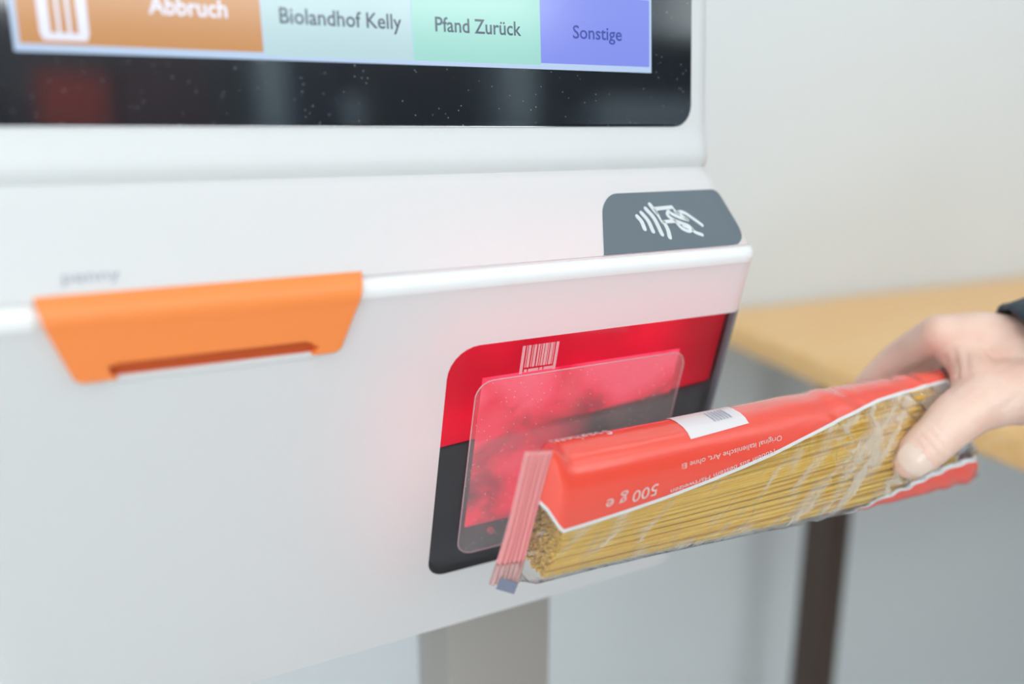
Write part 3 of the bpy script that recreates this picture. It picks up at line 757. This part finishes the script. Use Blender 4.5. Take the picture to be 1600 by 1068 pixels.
# crimped end seals: ridged flat fins
def fin(name, t_in, length, material, va, vb, sgn):
    NX, NW = 40, 24; v, f = [], []
    for i in range(NX + 1):
        u = i / NX
        for j in range(NW + 1):
            vv = lerp(va, vb, j / NW); q = QV(vv)
            p = (sect(t_in, q) + sect(t_in, 2 - q)) / 2
            lean = Vector((-sgn * 1.0, 0.25, 0.0)).normalized()
            edge = 0.0011 * (j % 2) if i == NX else 0
            z = Vector((0, -1, 0)) * 0.0010 * math.sin(u * 2 * PI * 6)
            wob = Vector((0, 1, 0)) * 0.0012 * math.sin(vv * 5.0 + u * 2)
            v.append(p + lean * (length * (1 + (0.2 * vv if sgn > 0 else 0)) * u - edge) + z + wob * u)
    for i in range(NX):
        for j in range(NW): f.append((i * (NW + 1) + j, i * (NW + 1) + j + 1, (i + 1) * (NW + 1) + j + 1, (i + 1) * (NW + 1) + j))
    o = from_data(name, v, f, material, None, True, 60)
    md = o.modifiers.new('thick', 'SOLIDIFY'); md.thickness = 0.0003
    return Pk(o)
seal_red = film('pink_crimped_film', (0.98, 0.42, 0.42), 0.80, 0.15, fres=1.5, haze_col=(1.0, 0.42, 0.42))
seal_clear = film('clear_crimped_film', (0.95, 0.80, 0.78), 0.35, 0.15, fres=1.6, haze_col=(0.92, 0.62, 0.60))
fin('end_seal', TL, 0.0118, seal_red, 0.0, 0.84, 1)
fin('end_seal', TL, 0.0118, seal_clear, 0.84, 1.0, 1)
grey_film = film('grey_film_tail', (0.8, 0.8, 0.8), 0.6, 0.15, fres=1.5, haze_col=(0.62, 0.64, 0.66))
fin('end_seal', TR, 0.013, grey_film, 0.0, 1.0, -1)
# print on the packet
def patch(name, t0, t1, q0, q1, material, off=0.0004, nt=12, nq=5):
    return strip(name, t0, t1, nt, lambda t: q0, lambda t: q1, nq, off, material, 0.5)
def pk_text(name, body, t, vfrac, height, width, material, off=0.0005, shear=0.0):
    """upside-down lettering that follows the packet's skin; t, vfrac: where its first letter's baseline sits"""
    v, f = text_data(body, height, width, shear); out = []
    Lb = (A1 - A0).length
    for p in v:
        tt = t - p.x / Lb; 
        slope = (red_v(min(tt, 0.7)) - red_v(min(t, 0.7))) if vfrac > 0.2 else 0
        q = QV(vfrac + slope * 0.8 + p.y / WID) if vfrac > 0.0 else -0.0 + (vfrac + p.y / WID * 1.0)
        s_ = sect(tt, q); e = 1e-3
        nn = (sect(tt, q + e) - sect(tt, q - e)).cross(sect(tt + e, q) - sect(tt - e, q)).normalized()
        if nn.dot(s_ - (A0 + (A1 - A0) * tt)) < 0: nn = -nn
        out.append(s_ + nn * (off + 0.5 * wrinkle(s_, tt, q)))
    return Pk(from_data(name, out, f, material, None, False))
pk_text('weight_lettering', '500 g e', 0.182, 0.255, 0.0062, 0.030, M['text_pale'])
pk_text('small_lettering', 'Nudeln aus bestem Hartweizen', 0.455, 0.245, 0.0026, 0.068, M['text_pale'])
pk_text('small_lettering', 'Original italienische Art, ohne Ei', 0.475, 0.165, 0.0026, 0.068, M['text_pale'])
patch('white_sticker', 0.262, 0.405, -0.115, 0.135, M['sticker'])
for k in range(6): patch('sticker_print', 0.335 + k * 0.008, 0.339 + k * 0.008, -0.03, 0.055, M['letter_grey'], 0.0006, 1, 3)
pk_text('edge_lettering', 'Spaghetti', 0.118, -0.10, 0.0060, 0.034, M['white_print'])
pk_text('edge_lettering', 'Spaghetti', 0.905, -0.10, 0.0060, 0.040, M['white_print'])
# small label on the lower corner of the crimped seal
q = QV(0.97)
pA = (sect(TL, QV(0.985)) + sect(TL, 2 - QV(0.985))) / 2 + Vector((-0.0122, 0.0015, -0.0016))
ux = Vector((0.0085, -0.0020, -0.0040)); uy = Vector((0.0020, -0.0008, 0.0058))
v = [pA + ux * a + uy * b + Vector((0, -0.0012 - d, 0)) for d in (0, 0.0003) for a, b in ((0, 0), (1, 0), (1, 1), (0, 1))]
Pk(from_data('seal_label', v, [(0, 1, 2, 3), (7, 6, 5, 4), (0, 4, 5, 1), (1, 5, 6, 2), (2, 6, 7, 3), (3, 7, 4, 0)], M['label_grey'], None, False))

# ------------------------------------------------------------------ person: hand gripping the packet, sleeve
person = empty('person', tuple(at_depth(1640, 575, 0.505)), label='person in a dark navy quilted jacket gripping the spaghetti packet with one hand', category='person')
bpy.context.view_layer.update()
def Pn(o): world_parent(o, person); return o
def skin_material():
    m = mat('skin', (0.78, 0.52, 0.43), 0.45); n, l, b = nodes(m)
    b.inputs['Subsurface Weight'].default_value = 0.12; b.inputs['Subsurface Radius'].default_value = (0.006, 0.002, 0.001); b.inputs['Subsurface Scale'].default_value = 1.0
    colour_noise(m, (0.86, 0.53, 0.42), (0.93, 0.68, 0.56), 38, None, 5, 0.3, 0.7)
    tc = n.new('ShaderNodeTexCoord'); t1 = n.new('ShaderNodeTexNoise'); t1.inputs['Scale'].default_value = 420; t1.inputs['Detail'].default_value = 4
    t2 = n.new('ShaderNodeTexVoronoi'); t2.inputs['Scale'].default_value = 520; ad = n.new('ShaderNodeMath'); ad.operation = 'ADD'
    bp = n.new('ShaderNodeBump'); bp.inputs['Strength'].default_value = 0.22; bp.inputs['Distance'].default_value = 0.0007
    l.new(tc.outputs['Object'], t1.inputs[0]); l.new(tc.outputs['Object'], t2.inputs['Vector']); l.new(t1.outputs[0], ad.inputs[0]); l.new(t2.outputs['Distance'], ad.inputs[1])
    l.new(ad.outputs[0], bp.inputs['Height']); l.new(bp.outputs[0], b.inputs['Normal'])
    return m
M['skin'] = skin_material()
HV, HF = [], []
def blob_chain(js, nseg=16, sub=6):
    """tapered round limb through joints (point, radius) with round ends, added to the hand"""
    P_ = [Vector(p) for p, r in js]; R_ = [r for p, r in js]
    pts, rs = [], []
    PP = [P_[0] * 2 - P_[1]] + P_ + [P_[-1] * 2 - P_[-2]]
    for i in range(1, len(PP) - 2):
        for k in range(sub):
            t = k / sub
            pts.append(0.5 * ((2 * PP[i]) + (PP[i + 1] - PP[i - 1]) * t + (2 * PP[i - 1] - 5 * PP[i] + 4 * PP[i + 1] - PP[i + 2]) * t * t + (3 * PP[i] - PP[i - 1] - 3 * PP[i + 1] + PP[i + 2]) * t ** 3))
            rs.append(lerp(R_[i - 1], R_[i], smooth(t)))
    pts.append(P_[-1]); rs.append(R_[-1])
    d0 = (pts[0] - pts[1]).normalized(); d1 = (pts[-1] - pts[-2]).normalized()
    cap0 = [(pts[0] + d0 * rs[0] * math.sin(a), rs[0] * math.cos(a)) for a in (1.4, 1.05, 0.7, 0.35)]
    cap1 = [(pts[-1] + d1 * rs[-1] * math.sin(a), rs[-1] * math.cos(a)) for a in (0.35, 0.7, 1.05, 1.4)]
    allp = cap0 + list(zip(pts, rs)) + cap1
    v, f = [], []; n = len(allp); u = None
    for i, (p, r) in enumerate(allp):
        d = (allp[min(i + 1, n - 1)][0] - allp[max(i - 1, 0)][0]).normalized()
        u = d.orthogonal().normalized() if u is None else (u - d * u.dot(d)).normalized(); wv = d.cross(u)
        for k in range(nseg): v.append(p + (u * math.cos(2 * PI * k / nseg) + wv * math.sin(2 * PI * k / nseg)) * r)
    for i in range(n - 1):
        for k in range(nseg):
            a, b = i * nseg, (i + 1) * nseg; f.append((a + k, a + (k + 1) % nseg, b + (k + 1) % nseg, b + k))
    f += [tuple(range(nseg))[::-1], tuple(range((n - 1) * nseg, n * nseg))]
    o = len(HV); HV.extend(v); HF.extend([tuple(i + o for i in q) for q in f])
D = at_depth
wrist = D(1650, 572, 0.520)
iM, mM, rM, pM = D(1468, 521, 0.532), D(1478, 530, 0.552), D(1500, 548, 0.572), D(1525, 572, 0.590)
blob_chain([(D(1830, 532, 0.508), 0.030), (D(1740, 548, 0.514), 0.029), (wrist, 0.0275), (D(1585, 565, 0.525), 0.027)])
blob_chain([(D(1610, 548, 0.522), 0.0215), (D(1540, 528, 0.527), 0.0165), (iM, 0.0125)])
blob_chain([(D(1610, 560, 0.535), 0.0205), (D(1550, 540, 0.545), 0.0165), (mM, 0.0122)])
blob_chain([(D(1615, 572, 0.545), 0.020), (D(1560, 558, 0.56), 0.0155), (rM, 0.0118)])
blob_chain([(D(1620, 588, 0.552), 0.019), (D(1575, 580, 0.572), 0.0145), (pM, 0.0110)])
# fingers behind the packet
blob_chain([(iM, 0.0122), (D(1408, 556, 0.566), 0.0108), (D(1362, 597, 0.580), 0.0095), (D(1332, 640, 0.583), 0.0080)])
blob_chain([(mM, 0.0120), (D(1425, 585, 0.592), 0.0108), (D(1385, 632, 0.600), 0.0096), (D(1352, 672, 0.598), 0.0082)])
blob_chain([(rM, 0.0116), (D(1455, 618, 0.607), 0.0103), (D(1415, 664, 0.610), 0.0092), (D(1385, 700, 0.606), 0.0079)])
blob_chain([(pM, 0.0105), (D(1490, 645, 0.612), 0.0092), (D(1458, 684, 0.612), 0.0082), (D(1432, 712, 0.608), 0.0071)])
# thumb in front
blob_chain([(D(1610, 605, 0.512), 0.0225), (D(1552, 618, 0.502), 0.0190), (D(1505, 645, 0.494), 0.0155), (D(1462, 684, 0.489), 0.0132), (D(1436, 708, 0.490), 0.0125), (D(1422, 721, 0.491), 0.0103)])
# web between thumb and index finger, heel of the hand
blob_chain([(D(1530, 600, 0.505), 0.0150), (D(1512, 568, 0.520), 0.0125), (D(1490, 545, 0.530), 0.0115)])
blob_chain([(D(1575, 600, 0.515), 0.0200), (D(1555, 575, 0.525), 0.0190), (D(1535, 555, 0.535), 0.0160)])
blob_chain([(D(1640, 590, 0.525), 0.024), (D(1590, 600, 0.54), 0.020), (D(1560, 600, 0.555), 0.016)])
hand0 = from_data('hand', HV, HF, M['skin'])
rm = hand0.modifiers.new('remesh', 'REMESH'); rm.mode = 'VOXEL'; rm.voxel_size = 0.00125
sm = hand0.modifiers.new('smooth', 'SMOOTH'); sm.factor = 0.5; sm.iterations = 9
dg = bpy.context.evaluated_depsgraph_get(); dg.update()
me = bpy.data.meshes.new_from_object(hand0.evaluated_get(dg)); hand0.modifiers.clear(); hand0.data = me
# creases: skin folds at the thumb joint and the web
def crease(x0, y0, x1, y1, depth, width):
    """press a fold into the skin along the line seen from (x0, y0) to (x1, y1)"""
    a, b = Vector((x0, y0)), Vector((x1, y1)); ab = b - a; L2 = ab.length_squared
    for i_, vtx in enumerate(hand0.data.vertices):
        if NRM[i_].dot(FWD) > -0.05: continue
        p = SCR[i_]
        s = max(0, min(1, (p - a).dot(ab) / L2)); d = (p - (a + ab * s)).length
        if d < width * 3: vtx.co -= NRM[i_] * depth * math.exp(-(d / width) ** 2) * (1 - 0.55 * abs(2 * s - 1))
NRM = [v_.normal.copy() for v_ in hand0.data.vertices]; SCR = []
for v_ in hand0.data.vertices:
    r_ = v_.co - Vector((0, 0, H)); dd = r_.dot(FWD); SCR.append(Vector((800 + F * r_.dot(RGT) / dd, 534 - F * r_.dot(UPV) / dd)))
for c_ in ((1437, 676, 1470, 716, 0.0007, 3.2), (1446, 667, 1482, 706, 0.0008, 3.2), (1456, 660, 1494, 696, 0.0006, 3.2), (1430, 688, 1446, 706, 0.0005, 3),
           (1476, 560, 1486, 606, 0.0022, 5), (1490, 548, 1497, 598, 0.0016, 5), (1508, 545, 1512, 585, 0.0010, 6), (1448, 560, 1470, 590, 0.0014, 5),
           (1500, 505, 1545, 512, -0.0012, 9), (1462, 500, 1475, 512, -0.0010, 12), (1540, 600, 1585, 560, 0.0007, 7), (1555, 655, 1590, 615, 0.0006, 6)):
    crease(*c_)
hand0.data.polygons.foreach_set('use_smooth', [True] * len(hand0.data.polygons)); hand0.data.update()
Pn(hand0)
# thumbnail: curved plate on the thumb's tip
bpy.context.view_layer.update()
nc = D(1417, 722, 0.4835); tdir = (D(1417, 728, 0.491) - D(1462, 684, 0.489)).normalized()
nrm = (FWD * -0.80 + RGT * -0.42 + UPV * -0.10); nrm = (nrm - tdir * nrm.dot(tdir)).normalized(); side = tdir.cross(nrm).normalized()
tip_c = D(1424, 719, 0.4910)
v, f = [], []; NA, NL = 12, 12; RN = 0.0121
for lay in (0.0006, -0.0006):
    for i in range(NL + 1):
        s = i / NL; along = lerp(-0.0070, 0.0072, s)
        half = math.radians(50) * (1 - 0.65 * max(0, (abs(s - 0.5) * 2 - 0.55) / 0.45) ** 2)
        for j in range(NA + 1):
            a = lerp(-half, half, j / NA)
            rad = RN + lay - 0.0030 * max(0, s - 0.35) ** 2 * 3
            v.append(tip_c + tdir * along + nrm * rad * math.cos(a) + side * rad * 0.98 * math.sin(a))
W_ = NA + 1; n = (NL + 1) * W_
for i in range(NL):
    for j in range(NA):
        a, b, c, d = i * W_ + j, i * W_ + j + 1, (i + 1) * W_ + j + 1, (i + 1) * W_ + j
        f += [(a, b, c, d), (a + n, d + n, c + n, b + n)]
for i in range(NL):
    for j in (0, NA):
        a, d = i * W_ + j, (i + 1) * W_ + j; f.append((a, d, d + n, a + n))
for j in range(NA):
    for i in (0, NL):
        a, b = i * W_ + j, i * W_ + j + 1; f.append((a, a + n, b + n, b))
nail = from_data('thumbnail', v, f, mat('fingernail', (0.86, 0.66, 0.56), 0.3)); nail['label'] = 'pale thumbnail'
world_parent(nail, hand0)
# sleeve of the jacket: quilted rings round the forearm
ax0, ax1 = D(1612, 566, 0.518), D(1990, 500, 0.50)
axd = (ax1 - ax0).normalized(); axu = (UPV - axd * UPV.dot(axd)).normalized(); axw = axd.cross(axu)
def ring_tube(name, prof_, nseg, parent, material, pucker=0.0, tilt=0.0, thick=0.003):
    v, f = [], []
    for s, r in prof_:
        for k in range(nseg):
            a = 2 * PI * k / nseg
            rr = r + pucker * (0.5 + 0.5 * math.sin(a * 17 + s * 300)) + 0.0006 * noise.noise(Vector((math.cos(a) * 4, math.sin(a) * 4, s * 120)))
            v.append(ax0 + axd * (s + tilt * math.cos(a)) + axu * rr * math.cos(a) + axw * rr * 0.94 * math.sin(a))
    for i in range(len(prof_) - 1):
        for k in range(nseg): a, b = i * nseg, (i + 1) * nseg; f.append((a + k, a + (k + 1) % nseg, b + (k + 1) % nseg, b + k))
    o = from_data(name, v, f, material, None, True, 60)
    md = o.modifiers.new('thick', 'SOLIDIFY'); md.thickness = thick; md.offset = -1
    return o
prof_ = [(0.010 + i * 0.0015, 0.0395 + 0.010 * (i / 180) + 0.0055 * abs(math.sin(PI * (i * 0.0015) / 0.034)) ** 0.7) for i in range(0, 200)]
sleeve = Pn(ring_tube('sleeve', prof_, 72, None, M['navy'], 0.0, -0.004))
bpy.context.view_layer.update()
cuff = ring_tube('cuff', [(-0.006, 0.0340), (-0.0055, 0.0362), (-0.003, 0.0375), (0.002, 0.0382), (0.008, 0.0388), (0.013, 0.0395)], 136, None, M['navy'], 0.0010, -0.004)
world_parent(cuff, sleeve)
